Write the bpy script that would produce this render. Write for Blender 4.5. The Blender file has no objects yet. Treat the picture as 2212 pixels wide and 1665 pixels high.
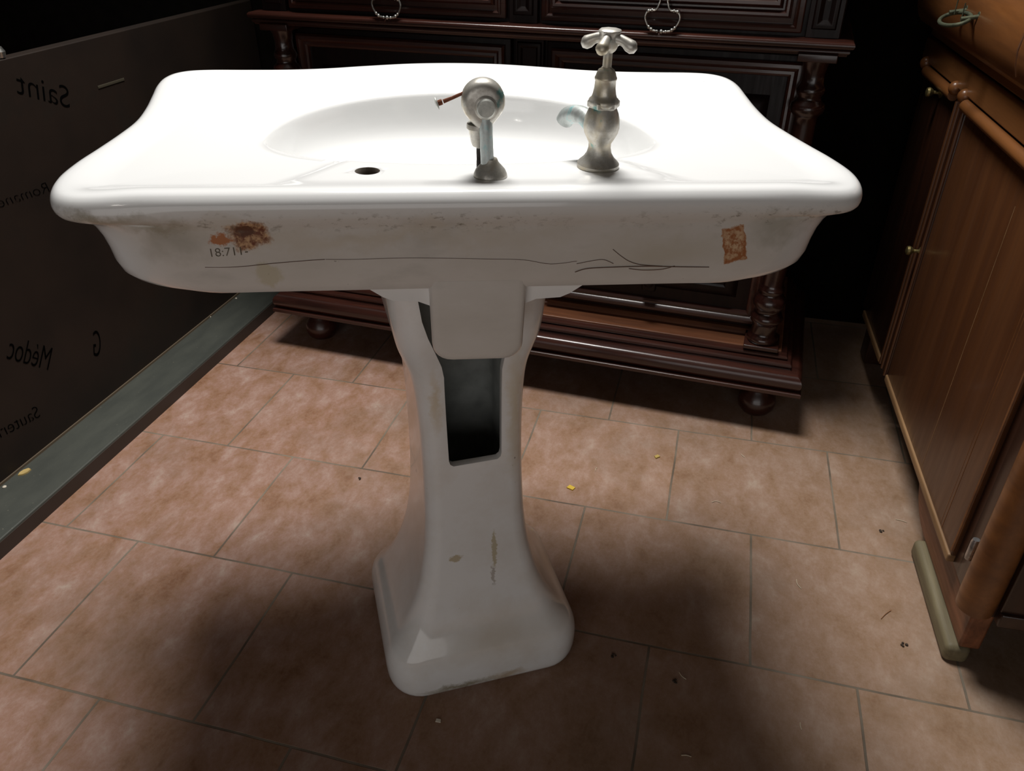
import bpy, bmesh, math, random
from mathutils import Vector, Matrix
random.seed(7)
C = bpy.context.scene
COL = bpy.context.scene.collection
PI = math.pi
rad = math.radians

# ------------------------------------------------------------------ helpers
class MB:
    def __init__(s): s.bm = bmesh.new()
    def quadring(s, rings, closed=True, cap0=False, cap1=False):
        vs = [[s.bm.verts.new(p) for p in r] for r in rings]
        n = len(vs[0])
        for a, b in zip(vs[:-1], vs[1:]):
            for i in range(n if closed else n-1):
                j = (i+1) % n
                s.bm.faces.new((a[i], a[j], b[j], b[i]))
        if cap0: s.bm.faces.new(list(reversed(vs[0])))
        if cap1: s.bm.faces.new(vs[-1])
        return vs
    def box(s, x0, x1, y0, y1, z0, z1):
        r = lambda z: [(x0,y0,z),(x1,y0,z),(x1,y1,z),(x0,y1,z)]
        s.quadring([r(z0), r(z1)], True, True, True)
        return s
    def rbox(s, x0, x1, y0, y1, z0, z1, r=0.005, seg=3):
        # box with all edges rounded (superposed rings, rounded plan)
        def ring(d, z, rr):
            out = []
            for cx, cy, a0 in ((x1-d-rr, y1-d-rr, 0), (x0+d+rr, y1-d-rr, 90), (x0+d+rr, y0+d+rr, 180), (x1-d-rr, y0+d+rr, 270)):
                for k in range(seg+1):
                    a = rad(a0+90*k/seg); out.append((cx+rr*math.cos(a), cy+rr*math.sin(a), z))
            return out
        rings = []
        for k in range(seg+1):
            a = PI/2*k/seg; rings.append(ring(r*(1-math.sin(a)), z0+r*(1-math.cos(a)), max(r*math.sin(a), 1e-4)))
        for k in range(seg+1):
            a = PI/2*(1-k/seg); rings.append(ring(r*(1-math.sin(a)), z1-r*(1-math.cos(a)), max(r*math.sin(a), 1e-4)))
        s.quadring(rings, True, True, True)
        return s
    def lathe(s, prof, loc=(0,0,0), axis=(0,0,1), seg=32, sx=1, sy=1):
        q = Vector((0,0,1)).rotation_difference(Vector(axis).normalized())
        L = Vector(loc); rings = []
        for r, z in prof:
            r = max(r, 1e-5)
            rings.append([L + q @ Vector((r*sx*math.cos(2*PI*k/seg), r*sy*math.sin(2*PI*k/seg), z)) for k in range(seg)])
        s.quadring(rings, True, True, True)
        return s
    def tube(s, pts, rads, seg=12, closed=False):
        pts = [Vector(p) for p in pts]
        if not isinstance(rads, (list, tuple)): rads = [rads]*len(pts)
        n = len(pts); rings = []
        up = None
        for i in range(n):
            if closed: t = (pts[(i+1)%n]-pts[i-1]).normalized()
            else: t = (pts[min(i+1,n-1)]-pts[max(i-1,0)]).normalized()
            if up is None:
                up = Vector((0,0,1)) if abs(t.z) < .9 else Vector((1,0,0))
            u = (up - t*up.dot(t)).normalized(); up = u; v = t.cross(u)
            rings.append([pts[i]+(u*math.cos(2*PI*k/seg)+v*math.sin(2*PI*k/seg))*rads[i] for k in range(seg)])
        if closed:
            rings.append(rings[0]); s.quadring(rings, True)
            bmesh.ops.remove_doubles(s.bm, verts=s.bm.verts, dist=1e-6)
        else: s.quadring(rings, True, True, True)
        return s
    def ball(s, c, r, seg=20, sc=(1,1,1)):
        rings = []
        m = seg//2
        for i in range(m+1):
            a = -PI/2+PI*i/m; rr = max(math.cos(a), 1e-3)*r
            rings.append([(c[0]+rr*math.cos(2*PI*k/seg)*sc[0], c[1]+rr*math.sin(2*PI*k/seg)*sc[1], c[2]+r*math.sin(a)*sc[2]) for k in range(seg)])
        s.quadring(rings, True, True, True); return s
    def mould(s, x0, x1, y0, yb, prof, back=False):
        # mitred moulding sweeping round left, front, right ; prof = (outward d, z), viewer at -y
        rings = []
        for d, z in prof:
            rings.append([(x0-d, yb, z), (x0-d, y0-d, z), (x1+d, y0-d, z), (x1+d, yb, z)])
        s.quadring(rings, True, True, True); return s
    def frame(s, x0, x1, z0, z1, y, prof):
        # mitred picture-frame moulding in XZ plane; prof = (inward d, outward height towards -y)
        rings = []
        for d, h in prof:
            rings.append([(x0+d, y-h, z0+d), (x1-d, y-h, z0+d), (x1-d, y-h, z1-d), (x0+d, y-h, z1-d)])
        s.quadring(rings, True); return s

def build(name, mb, mat, parent=None, ang=35, bevel=0, flip=False):
    bm = mb.bm
    bmesh.ops.recalc_face_normals(bm, faces=bm.faces)
    if flip: bmesh.ops.reverse_faces(bm, faces=bm.faces)
    for f in bm.faces: f.smooth = True
    for e in bm.edges:
        if len(e.link_faces) == 2 and e.calc_face_angle(0) > rad(ang): e.smooth = False
    me = bpy.data.meshes.new(name); bm.to_mesh(me); bm.free()
    o = bpy.data.objects.new(name, me); COL.objects.link(o)
    for m in (mat if isinstance(mat, (list, tuple)) else [mat]): me.materials.append(m)
    if parent: o.parent = parent
    if bevel:
        b = o.modifiers.new('b', 'BEVEL'); b.width = bevel; b.segments = 2; b.limit_method = 'ANGLE'; b.angle_limit = rad(40)
        b.harden_normals = False
    return o
def tag(o, label, cat, group=None, kind=None):
    o['label'] = label; o['category'] = cat
    if group: o['group'] = group
    if kind: o['kind'] = kind
    return o
def empty(name, loc, rz=0, label=None, cat=None, group=None):
    o = bpy.data.objects.new(name, None); COL.objects.link(o); o.location = loc; o.rotation_euler = (0,0,rz)
    o.empty_display_size = .05
    if label: tag(o, label, cat, group)
    return o
def struct(o):
    o['kind'] = 'structure'; return o
def catmull(pts, per, closed=True):
    n = len(pts); out = []
    for i in range(n if closed else n-1):
        p0, p1, p2, p3 = (pts[(i-1) % n], pts[i], pts[(i+1) % n], pts[(i+2) % n])
        if not closed:
            p0 = pts[max(i-1,0)]; p3 = pts[min(i+2,n-1)]
        for k in range(per):
            t = k/per
            out.append(tuple(.5*((2*b)+(-a+c)*t+(2*a-5*b+4*c-d)*t*t+(-a+3*b-3*c+d)*t**3) for a,b,c,d in zip(p0,p1,p2,p3)))
    if not closed: out.append(tuple(pts[-1]))
    return out
def sst(x, a, b):
    t = min(1, max(0, (x-a)/(b-a))); return t*t*(3-2*t)

# ------------------------------------------------------------------ materials
class NM:
    def __init__(s, name):
        s.m = bpy.data.materials.new(name); s.m.use_nodes = True
        s.t = s.m.node_tree; s.n = s.t.nodes; s.l = s.t.links
        s.b = s.n['Principled BSDF']; s.co = s.n.new('ShaderNodeTexCoord')
    def set(s, **k):
        names = dict(rough='Roughness', metal='Metallic', color='Base Color', coat='Coat Weight', crough='Coat Roughness', spec='Specular IOR Level', normal='Normal')
        for a, v in k.items():
            i = s.b.inputs[names[a]]
            if hasattr(v, 'links') or isinstance(v, bpy.types.NodeSocket): s.l.new(v, i)
            else: i.default_value = (*v, 1) if isinstance(v, tuple) and len(v) == 3 else v
        return s
    def inp(s, node, i, v):
        if v is None: return
        if isinstance(v, bpy.types.NodeSocket): s.l.new(v, node.inputs[i])
        elif isinstance(v, tuple) and len(v) == 3 and len(getattr(node.inputs[i], 'default_value', (0,)) if not isinstance(node.inputs[i].default_value, float) else (0,)) == 4: node.inputs[i].default_value = (*v, 1)
        else: node.inputs[i].default_value = v
    def mapping(s, scale=(1,1,1), loc=(0,0,0), rot=(0,0,0), src=None):
        m = s.n.new('ShaderNodeMapping'); s.l.new(src or s.co.outputs['Object'], m.inputs[0])
        m.inputs['Scale'].default_value = scale; m.inputs['Location'].default_value = loc; m.inputs['Rotation'].default_value = rot
        return m.outputs[0]
    def noise(s, scale, vec=None, detail=4, rough=.55, dist=0, color=False):
        n = s.n.new('ShaderNodeTexNoise'); s.l.new(vec or s.co.outputs['Object'], n.inputs['Vector'])
        n.inputs['Scale'].default_value = scale; n.inputs['Detail'].default_value = detail; n.inputs['Roughness'].default_value = rough; n.inputs['Distortion'].default_value = dist
        return n.outputs['Color' if color else 'Fac']
    def ramp(s, v, stops):
        r = s.n.new('ShaderNodeValToRGB'); s.l.new(v, r.inputs[0]); e = r.color_ramp.elements
        while len(e) < len(stops): e.new(.5)
        for i, (p, c) in enumerate(stops):
            e[i].position = p; e[i].color = (*c, 1) if isinstance(c, tuple) else (c, c, c, 1)
        return r.outputs[0]
    def mix(s, f, a, b, mode='MIX'):
        m = s.n.new('ShaderNodeMix'); m.data_type = 'RGBA'; m.blend_type = mode
        s.inp(m, 0, f); 
        for i, v in ((6, a), (7, b)):
            if isinstance(v, bpy.types.NodeSocket): s.l.new(v, m.inputs[i])
            else: m.inputs[i].default_value = (*v, 1)
        return m.outputs[2]
    def math(s, op, a, b=None, c=None, clamp=False):
        m = s.n.new('ShaderNodeMath'); m.operation = op; m.use_clamp = clamp
        for i, v in enumerate((a, b, c)):
            if v is not None: s.inp(m, i, v)
        return m.outputs[0]
    def vmath(s, op, a, b=None):
        m = s.n.new('ShaderNodeVectorMath'); m.operation = op
        for i, v in enumerate((a, b)):
            if v is None: continue
            if isinstance(v, bpy.types.NodeSocket): s.l.new(v, m.inputs[i])
            else: m.inputs[i].default_value = v
        return m.outputs['Value' if op in ('LENGTH', 'DISTANCE') else 0]
    def xyz(s, v=None):
        m = s.n.new('ShaderNodeSeparateXYZ'); s.l.new(v or s.co.outputs['Object'], m.inputs[0]); return m.outputs
    def bump(s, h, strength=.3, dist=.002):
        b = s.n.new('ShaderNodeBump'); s.l.new(h, b.inputs['Height']); b.inputs['Strength'].default_value = strength; b.inputs['Distance'].default_value = dist
        return b.outputs[0]
    def blob(s, c, size, warp, thr0=.75, thr1=1.1):
        # soft mask around point c (object coords), noise-warped edge ; 1 inside
        v = s.vmath('SUBTRACT', s.co.outputs['Object'], c)
        v = s.vmath('ADD', v, s.vmath('SCALE', s.vmath('SUBTRACT', warp, (.5,.5,.5)), None)) if False else s.vmath('ADD', v, warp)
        v = s.vmath('DIVIDE', v, size)
        d = s.vmath('LENGTH', v)
        mr = s.n.new('ShaderNodeMapRange'); s.l.new(d, mr.inputs[0]); mr.inputs[1].default_value = thr1; mr.inputs[2].default_value = thr0
        return mr.outputs[0]
    def warp(s, scale, amt):
        n = s.noise(scale, color=True, detail=5, rough=.7)
        v = s.vmath('SUBTRACT', n, (.5,.5,.5))
        return s.vmath('MULTIPLY', v, (amt, amt, amt))

def wood(name, dark, light, scale=1.0, axis='x', rough=.3, coat=.4, contrast=(.35,.7)):
    m = NM(name)
    sc = {'x': (2.5, 26, 26), 'y': (26, 2.5, 26), 'z': (26, 26, 2.5)}[axis]
    v = m.mapping(tuple(a*scale for a in sc))
    n1 = m.noise(1.3, v, 8, .62, .7)
    n2 = m.noise(5, v, 4, .6)
    c = m.ramp(n1, [(contrast[0], dark), (contrast[1], light)])
    c = m.mix(m.math('MULTIPLY', n2, .55), c, tuple(x*.35 for x in dark))
    rr = m.ramp(n2, [(.2, rough*.8), (.8, rough*1.3)])
    m.set(color=c, rough=rr, coat=coat, crough=.16, normal=m.bump(n2, .12, .001))
    return m.m

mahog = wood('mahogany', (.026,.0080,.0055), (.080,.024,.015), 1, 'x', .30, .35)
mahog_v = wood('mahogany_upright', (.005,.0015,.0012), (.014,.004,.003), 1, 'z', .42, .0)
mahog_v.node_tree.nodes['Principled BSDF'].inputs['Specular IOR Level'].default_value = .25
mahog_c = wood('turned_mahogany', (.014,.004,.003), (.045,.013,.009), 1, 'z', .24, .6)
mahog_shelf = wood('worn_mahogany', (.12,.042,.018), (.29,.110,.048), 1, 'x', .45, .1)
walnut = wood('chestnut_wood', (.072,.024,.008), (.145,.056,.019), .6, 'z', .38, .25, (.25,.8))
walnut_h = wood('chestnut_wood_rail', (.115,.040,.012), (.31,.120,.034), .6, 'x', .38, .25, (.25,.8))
rail_m = wood('chestnut_rail_lit', (.16,.055,.016), (.38,.16,.05), .6, 'x', .4, .2, (.25,.8))  # brighter copy of the chestnut: light on the top rail put into the colour
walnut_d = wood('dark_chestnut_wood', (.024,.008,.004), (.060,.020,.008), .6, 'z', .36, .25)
trimwood = wood('lit_trim_and_scratch', (.22,.12,.05), (.42,.25,.12), 1, 'x', .5, .05)  # overhead light on the door edging put into the colour; pale scratch shares it
olive = wood('dusty_olive_foot', (.13,.105,.055), (.25,.21,.12), 1, 'x', .6, 0)
redwood = wood('red_brown_skirt', (.12,.04,.015), (.28,.10,.04), 1, 'x', .45, .1)

def metal(name, col, rough=.3, metallic=.9, dirt=None, dscale=60, dthr=(.45,.65), b=.2):
    m = NM(name)
    n = m.noise(dscale, detail=6, rough=.65)
    c = m.mix(m.ramp(n, [(dthr[0], 0.), (dthr[1], 1.)]), col, dirt or tuple(x*.4 for x in col))
    m.set(color=c, metal=metallic, rough=m.ramp(n, [(.3, rough), (.7, min(1, rough*1.9))]), normal=m.bump(n, b, .0006))
    return m.m
silver = metal('tarnished_silver', (.62,.62,.58), .2)
brass = metal('old_brass', (.30,.24,.10), .35, .9, (.10,.09,.04))
greenbrass = metal('green_bronze', (.10,.11,.07), .45, .7, (.05,.06,.04))
steel = metal('steel_pin', (.6,.6,.6), .2)
rust = metal('rusty_rod', (.22,.07,.03), .7, .3, (.10,.035,.02))
darkiron = metal('dark_iron', (.07,.065,.06), .5, .7)

def nickel():
    m = NM('aged_nickel')
    n = m.noise(70, detail=7, rough=.7); n2 = m.noise(28, detail=5, rough=.6, dist=.6)
    c = m.mix(m.ramp(n, [(.35, 0.), (.68, 1.)]), (.62,.60,.55), (.36,.34,.30))
    c = m.mix(m.ramp(n2, [(.50, 0.), (.70, 1.)]), c, (.46,.39,.26))
    v = m.noise(55, m.mapping(loc=(3.1,1.2,0)), detail=4)
    c = m.mix(m.ramp(v, [(.64, 0.), (.72, 1.)]), c, (.16,.34,.32))
    m.set(color=c, metal=.55, rough=m.ramp(n, [(.3,.24),(.75,.6)]), normal=m.bump(n, .35, .0008))
    return m.m
nick = nickel()
def verdi():
    m = NM('verdigris_nickel')
    n = m.noise(60, m.mapping((1,1,.5)), detail=7, rough=.7)
    c = m.ramp(n, [(.35, (.34,.36,.35)), (.52, (.48,.52,.51)), (.62, (.25,.48,.49)), (.72,(.22,.40,.43))])
    m.set(color=c, metal=.5, rough=.5, normal=m.bump(n, .3, .0008)); return m.m
verd = verdi()
cap_m = metal('cap_nickel', (.55,.56,.52), .35, .5, (.38,.39,.36))

def porcelain(name, kind):
    m = NM(name)
    o = m.co.outputs['Object']; X, Y, Z = m.xyz()
    base = (.86,.865,.86) if kind == 'basin' else (.80,.80,.79)
    wp = m.warp(45, .03); wp2 = m.warp(140, .016); wpb = m.warp(9, .10)
    c = None
    n = m.noise(14, detail=7, rough=.65); nf = m.noise(420, detail=2)
    if kind == 'basin':
        # unglazed, soiled back face; shade on the rolled edge also painted into the brown
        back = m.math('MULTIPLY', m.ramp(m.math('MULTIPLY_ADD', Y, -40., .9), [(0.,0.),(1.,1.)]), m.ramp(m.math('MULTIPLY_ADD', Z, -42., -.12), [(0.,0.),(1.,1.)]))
        soil_shade = m.ramp(m.noise(7, m.mapping((1,1,2.5)), 6, .6), [(.25,(.30,.235,.155)),(.42,(.40,.325,.24)),(.58,(.46,.39,.315)),(.75,(.25,.20,.13))])
        c = m.mix(m.math('MULTIPLY', back, .8), base, soil_shade)
        def st(c, ctr, size, col, w, amt=1., a=.75, b=1.1):
            return m.mix(m.math('MULTIPLY', m.blob(ctr, size, w, a, b), amt), c, col)
        c = st(c, (-.285,0,-.043), (.030,.05,.020), (.33,.30,.24), wpb, .55, .3, 1.3)
        c = st(c, (.305,0,-.037), (.034,.05,.018), (.33,.31,.25), wpb, .6, .3, 1.3)
        c = st(c, (-.10,0,-.036), (.17,.05,.010), (.52,.44,.33), wpb, .45, .2, 1.4)
        c = st(c, (.19,0,-.055), (.07,.05,.022), (.50,.44,.34), wpb, .5, .3, 1.3)
        c = st(c, (-.205,0,-.078), (.014,.05,.012), (.42,.35,.14), wp, .4)
        c = st(c, (-.350,.012,-.019), (.045,.06,.0065), (.25,.21,.13), wp, .75, .2, 1.3)
        c = st(c, (-.30,0,-.028), (.03,.05,.006), (.30,.25,.17), wp, .7, .2, 1.3)
        # rust marks
        holes = m.ramp(m.noise(190, detail=5, rough=.7), [(.40, 0.), (.56, 1.)])
        rA = m.blob((-.2195,0,-.036), (.0215,.05,.0145), wp)
        c = m.mix(rA, c, (.55,.33,.17)); c = m.mix(m.math('MULTIPLY', rA, holes), c, (.15,.038,.012))
        c = m.mix(m.blob((-.222,0,-.031), (.011,.05,.0065), wp2), c, (.10,.03,.01))
        rB = m.blob((-.248,0,-.0385), (.0095,.05,.0052), wp)
        c = m.mix(rB, c, (.42,.15,.05)); 
        # right label-shaped rust, slanted rectangle
        v = m.vmath('SUBTRACT', o, (.2625,0,-.0535))
        v = m.vmath('ADD', v, m.warp(110, .011))
        rt = m.n.new('ShaderNodeVectorRotate'); rt.rotation_type = 'Y_AXIS'; m.l.new(v, rt.inputs['Vector']); rt.inputs['Angle'].default_value = rad(16)
        a, _, b = m.xyz(rt.outputs[0])
        e = m.math('MAXIMUM', m.math('DIVIDE', m.math('ABSOLUTE', a), .0125), m.math('DIVIDE', m.math('ABSOLUTE', b), .021))
        rc = m.ramp(e, [(.90, 1.), (1., 0.)])
        rcore = m.math('MULTIPLY', rc, m.math('ADD', m.math('MULTIPLY', m.ramp(e, [(.5,0.),(.9,1.)]), .55), m.ramp(m.noise(170, detail=5, rough=.7), [(.42,0.),(.58,1.)]), None, True))
        c = m.mix(m.math('MULTIPLY', rc, .75), c, (.60,.36,.16))
        c = m.mix(m.math('MULTIPLY', rcore, .9), c, (.30,.085,.018))
        # grime flecks under the rolled edge
        fl = m.math('MULTIPLY', m.ramp(m.noise(95, m.mapping((1,1,2)), 6, .7), [(.55,0.),(.64,1.)]), m.ramp(m.math('ABSOLUTE', m.math('SUBTRACT', Z, -.024)), [(.004,1.),(.013,0.)]))
        fl = m.math('MULTIPLY', fl, m.ramp(m.noise(5, detail=2), [(.42,0.),(.6,1.)]))
        fl = m.math('MULTIPLY', fl, m.ramp(m.math('MULTIPLY_ADD', Y, -40., 1.6), [(0.,0.),(1.,1.)]))
        c = m.mix(m.math('MULTIPLY', fl, .75), c, (.16,.13,.09))
        speck = m.math('MULTIPLY', m.ramp(m.noise(210, detail=3), [(.74,0.),(.77,1.)]), m.math('MULTIPLY', back, .8))
        c = m.mix(speck, c, (.08,.06,.05))
        rgh = m.mix(back, (.10,.10,.10), (.42,.42,.42))
    else:
        c = m.mix(m.math('MULTIPLY', m.ramp(n, [(.45,0.),(.7,1.)]), .30), base, (.60,.52,.42))
        def st(c, ctr, size, col, w, amt=1., a=.75, b=1.1):
            return m.mix(m.math('MULTIPLY', m.blob(ctr, size, w, a, b), amt), c, col)
        c = st(c, (.055,-.07,.47), (.012,.06,.12), (.62,.50,.30), wp, .55, .2, 1.2)
        c = st(c, (-.048,-.09,.50), (.007,.06,.05), (.60,.47,.28), wp, .6, .2, 1.2)
        c = st(c, (-.035,-.09,.232), (.010,.06,.006), (.50,.42,.28), wp2, .9)
        c = st(c, (.022,-.09,.236), (.0035,.06,.034), (.50,.44,.30), wp2, .9)
        c = st(c, (.018,-.10,.19), (.003,.06,.018), (.42,.38,.34), wp2, .8)
        c = st(c, (-.045,-.13,.012), (.065,.03,.009), (.24,.21,.13), wp, .85, .3, 1.2)
        c = st(c, (.03,-.13,.014), (.03,.03,.010), (.42,.30,.16), wp, .7, .3, 1.2)
        c = st(c, (.02,-.12,.09), (.09,.06,.05), (.60,.52,.42), wpb, .6, .2, 1.3)
        inner = m.ramp(m.math('MULTIPLY_ADD', Y, 0., 0.), [(0.,0.),(1.,1.)])
        rgh = (.16,.16,.16)
        speck = m.ramp(m.noise(170, detail=2), [(.775,0.),(.79,1.)])
        c = m.mix(m.math('MULTIPLY', speck, .7), c, (.15,.12,.10))
    m.set(color=c, coat=.25 if kind == 'basin' else .35, crough=.04, spec=.5)
    if isinstance(rgh, bpy.types.NodeSocket): m.l.new(rgh, m.b.inputs['Roughness'])
    else: m.b.inputs['Roughness'].default_value = rgh[0]
    return m.m
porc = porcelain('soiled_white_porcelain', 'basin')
porc2 = porcelain('grey_white_porcelain', 'pedestal')
def simple(name, col, rough=.6, metal=0, var=0.):
    m = NM(name)
    if var:
        n = m.noise(30, detail=5)
        m.set(color=m.mix(m.ramp(n, [(.35,0.),(.7,1.)]), col, tuple(x*(1-var) for x in col)))
    else: m.set(color=col)
    m.set(rough=rough, metal=metal); return m.m
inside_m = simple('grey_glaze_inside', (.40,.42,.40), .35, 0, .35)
hole_m = simple('hole_shade', (.10,.08,.06), .8)  # dark colour stands in for the shade inside the tap hole

def tiles():
    m = NM('terracotta_tiles')
    X, Y, Z = m.xyz()
    v = m.mapping(loc=(-.003-.3195*20, -(.8805-.308*20), 0)) if False else m.mapping(loc=(.3195*20-.003, .308*20-.8805, 0))
    w = m.noise(6, detail=2, color=True)
    v2 = m.vmath('ADD', v, m.vmath('MULTIPLY', m.vmath('SUBTRACT', w, (.5,.5,.5)), (.004,.004,0)))
    b = m.n.new('ShaderNodeTexBrick'); m.l.new(v2, b.inputs['Vector'])
    b.offset = .5; b.offset_frequency = 2; b.squash = 1
    b.inputs['Scale'].default_value = 1; b.inputs['Brick Width'].default_value = .3195; b.inputs['Row Height'].default_value = .308
    b.inputs['Mortar Size'].default_value = .0022; b.inputs['Mortar Smooth'].default_value = .3; b.inputs['Bias'].default_value = 0
    b.inputs['Color1'].default_value = (0,0,0,1); b.inputs['Color2'].default_value = (1,1,1,1); b.inputs['Mortar'].default_value = (0,0,0,1)
    n1 = m.noise(5.5, m.mapping((1.2,1,1), rot=(0,0,.4)), 9, .68, .15)
    n2 = m.noise(13, m.mapping(loc=(5,3,0), rot=(0,0,.5), scale=(1.3,.8,1)), 10, .74, .15)
    n3 = m.noise(150, detail=4, rough=.75)
    c = m.ramp(n1, [(.30,(0.228,0.120,0.072)), (.48,(0.268,0.156,0.108)), (.62,(0.284,0.180,0.132)), (.80,(0.276,0.188,0.128))])
    c2 = m.ramp(n2, [(.34,(.185,.080,.036)), (.44,(.255,.135,.078)), (.52,(.300,.171,.127)), (.60,(.355,.230,.186)), (.70,(.43,.34,.285))])
    c = m.mix(.80, c, c2)
    # right hand side of the floor is more sandy and less pink
    sandy = m.ramp(m.math('MULTIPLY_ADD', X, .8, .62), [(0.,0.),(1.,1.)])
    c = m.mix(m.math('MULTIPLY', sandy, .6), c, m.ramp(n2, [(.3,(0.216,0.136,0.076)),(.7,(0.320,0.240,0.164))]))
    tone = m.ramp(b.outputs['Color'], [(0.,(.90,.90,.90)), (1.,(1.06,1.05,1.04))])
    c = m.mix(1., c, tone, 'MULTIPLY')
    c = m.mix(m.ramp(n3, [(.45,.0),(.8,.22)]), c, (0.400,0.320,0.264))
    pits = m.ramp(n3, [(.22,.5),(.34,0.)])
    c = m.mix(pits, c, (0.128,0.072,0.040))
    # walked-in grime
    g = m.ramp(m.noise(2.6, detail=6, rough=.65), [(.50,0.),(.72,.45)])
    c = m.mix(g, c, (0.136,0.096,0.060))
    sm = m.ramp(m.noise(38, m.mapping(loc=(9,2,0)), 5, .75), [(.68,0.),(.76,.5)])
    c = m.mix(sm, c, (0.088,0.060,0.036))
    grout = m.ramp(m.noise(7, detail=4), [(.35,(.22,.19,.145)), (.62,(.085,.07,.05))])
    c = m.mix(m.math('MULTIPLY', b.outputs['Fac'], .85), c, grout)
    h = m.math('SUBTRACT', m.math('MULTIPLY', n3, .15), b.outputs['Fac'])
    m.set(color=c, rough=m.ramp(n2, [(.3,.55),(.7,.72)]), spec=.3, normal=m.bump(h, .45, .0018))
    return m.m
floor_m = tiles()
def panelmat():
    m = NM('dark_stained_board')
    n = m.noise(5, detail=6, rough=.6); n2 = m.noise(40, detail=4)
    c = m.ramp(n, [(.3,(.012,.008,.006)), (.55,(.021,.013,.009)), (.75,(.016,.013,.010))])
    c = m.mix(m.math('MULTIPLY', n2, .4), c, (.008,.006,.005))
    m.set(color=c, rough=.55, spec=.3, normal=m.bump(n2, .2, .001)); return m.m
panel_m = panelmat()
def ledge_mat():
    m = NM('grey_green_paint')
    n = m.noise(8, m.mapping((3,1,1)), 6, .6); n2 = m.noise(200, detail=2)
    c = m.ramp(n, [(.3,(.042,.046,.040)), (.7,(.066,.070,.059))])
    c = m.mix(m.ramp(n2, [(.72,0.),(.76,.6)]), c, (.30,.27,.20))
    m.set(color=c, rough=.55, spec=.35); return m.m
ledge_m = ledge_mat()
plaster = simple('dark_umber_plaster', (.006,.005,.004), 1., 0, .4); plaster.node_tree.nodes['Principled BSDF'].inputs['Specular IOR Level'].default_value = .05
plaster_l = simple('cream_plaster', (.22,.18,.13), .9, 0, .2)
ink = simple('black_ink', (.002,.002,.002), 1.); ink.node_tree.nodes['Principled BSDF'].inputs['Specular IOR Level'].default_value = 0
faint = simple('faded_ink', (.15,.125,.09), .9, 0, .6)
crackm = simple('brown_scratch', (.13,.07,.045), .8)

# ------------------------------------------------------------------ setting
f = MB(); f.box(-3.2, 3.2, -2.6, 3.4, -.05, 0); struct(build('floor', f, floor_m))
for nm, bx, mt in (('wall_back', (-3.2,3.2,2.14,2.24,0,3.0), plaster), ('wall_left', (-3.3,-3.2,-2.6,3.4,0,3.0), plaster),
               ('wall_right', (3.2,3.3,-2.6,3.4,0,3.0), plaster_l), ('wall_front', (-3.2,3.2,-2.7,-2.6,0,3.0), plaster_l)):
    w = MB(); w.box(*bx); struct(build(nm, w, mt))
w = MB(); w.box(-3.3, 3.3, -2.7, 3.5, 3.0, 3.1); struct(build('ceiling', w, plaster_l))

# ------------------------------------------------------------------ washbasin
O = Vector((-.212, .695, .795))
EX = Vector((.938, .346, -.025)).normalized(); EY = Vector((-.345, .938, .035)); EY = (EY-EX*EX.dot(EY)).normalized(); EN = EX.cross(EY)
wb = empty('washbasin', O, 0, 'large white porcelain washbasin with serpentine rim, rusty soiled back edge, resting on the pedestal', 'washbasin')
M3 = Matrix((EX, EY, EN)).transposed()
wb.rotation_euler = M3.to_euler()

halfA = [(0,0),(.10,0),(.20,0),(.29,0),(.35,.002),(.385,.012),(.404,.035),(.412,.07),(.410,.115),(.403,.16),(.396,.21),(.392,.26),(.396,.32),(.404,.38),(.411,.43),(.411,.465),(.402,.49),(.382,.507),(.35,.514),(.30,.515),(.24,.518),(.19,.527),(.14,.542),(.07,.560),(0,.566)]
halfB = [(0,.004),(.10,.004),(.20,.004),(.28,.004),(.325,.012),(.356,.032),(.373,.062),(.381,.095),(.382,.13),(.378,.17),(.372,.21),(.368,.26),(.371,.32),(.377,.375),(.382,.415),(.380,.445),(.370,.465),(.352,.479),(.325,.486),(.285,.488),(.235,.491),(.185,.499),(.135,.513),(.07,.530),(0,.535)]
def full(h): return h[:-1] + [(-x, y) for x, y in reversed(h)][:-1] if True else h
def closedpts(h):
    L = list(h); R = [(-x, y) for x, y in reversed(h[1:-1])]
    return L + R
PER = 6
A = catmull(closedpts(halfA), PER); B = catmull(closedpts(halfB), PER)
NN = len(A)
cyc = .21
def bowlpt(i, k=1.0):
    x, y = A[i]; a = math.atan2((y-cyc)*1.0/.30, x/.41)
    bb = .203 if math.sin(a) > 0 else .100
    # blend halves
    return (-.004+.228*k*math.cos(a), cyc + bb*k*math.sin(a))
def inset(P, d):
    out = []
    n = len(P)
    for i in range(n):
        tx = P[(i+1)%n][0]-P[i-1][0]; ty = P[(i+1)%n][1]-P[i-1][1]; l = math.hypot(tx, ty)
        out.append((P[i][0]-ty/l*d, P[i][1]+tx/l*d))
    return out
def lerp(P, Q, t): return [((1-t)*a[0]+t*b[0], (1-t)*a[1]+t*b[1]) for a, b in zip(P, Q)]
def ledge(x, y):
    bump = 1-sst(abs(x-.012), .135, .215)
    yl = .040 + .088*bump
    return .0045*(1-sst(y, yl-.009, yl+.014))*(1-sst(abs(x), .31, .385))
def R3(P, z, disp=0):
    return [(p[0], p[1], z + (ledge(*p)*disp if disp else 0)) for p in P]
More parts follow.
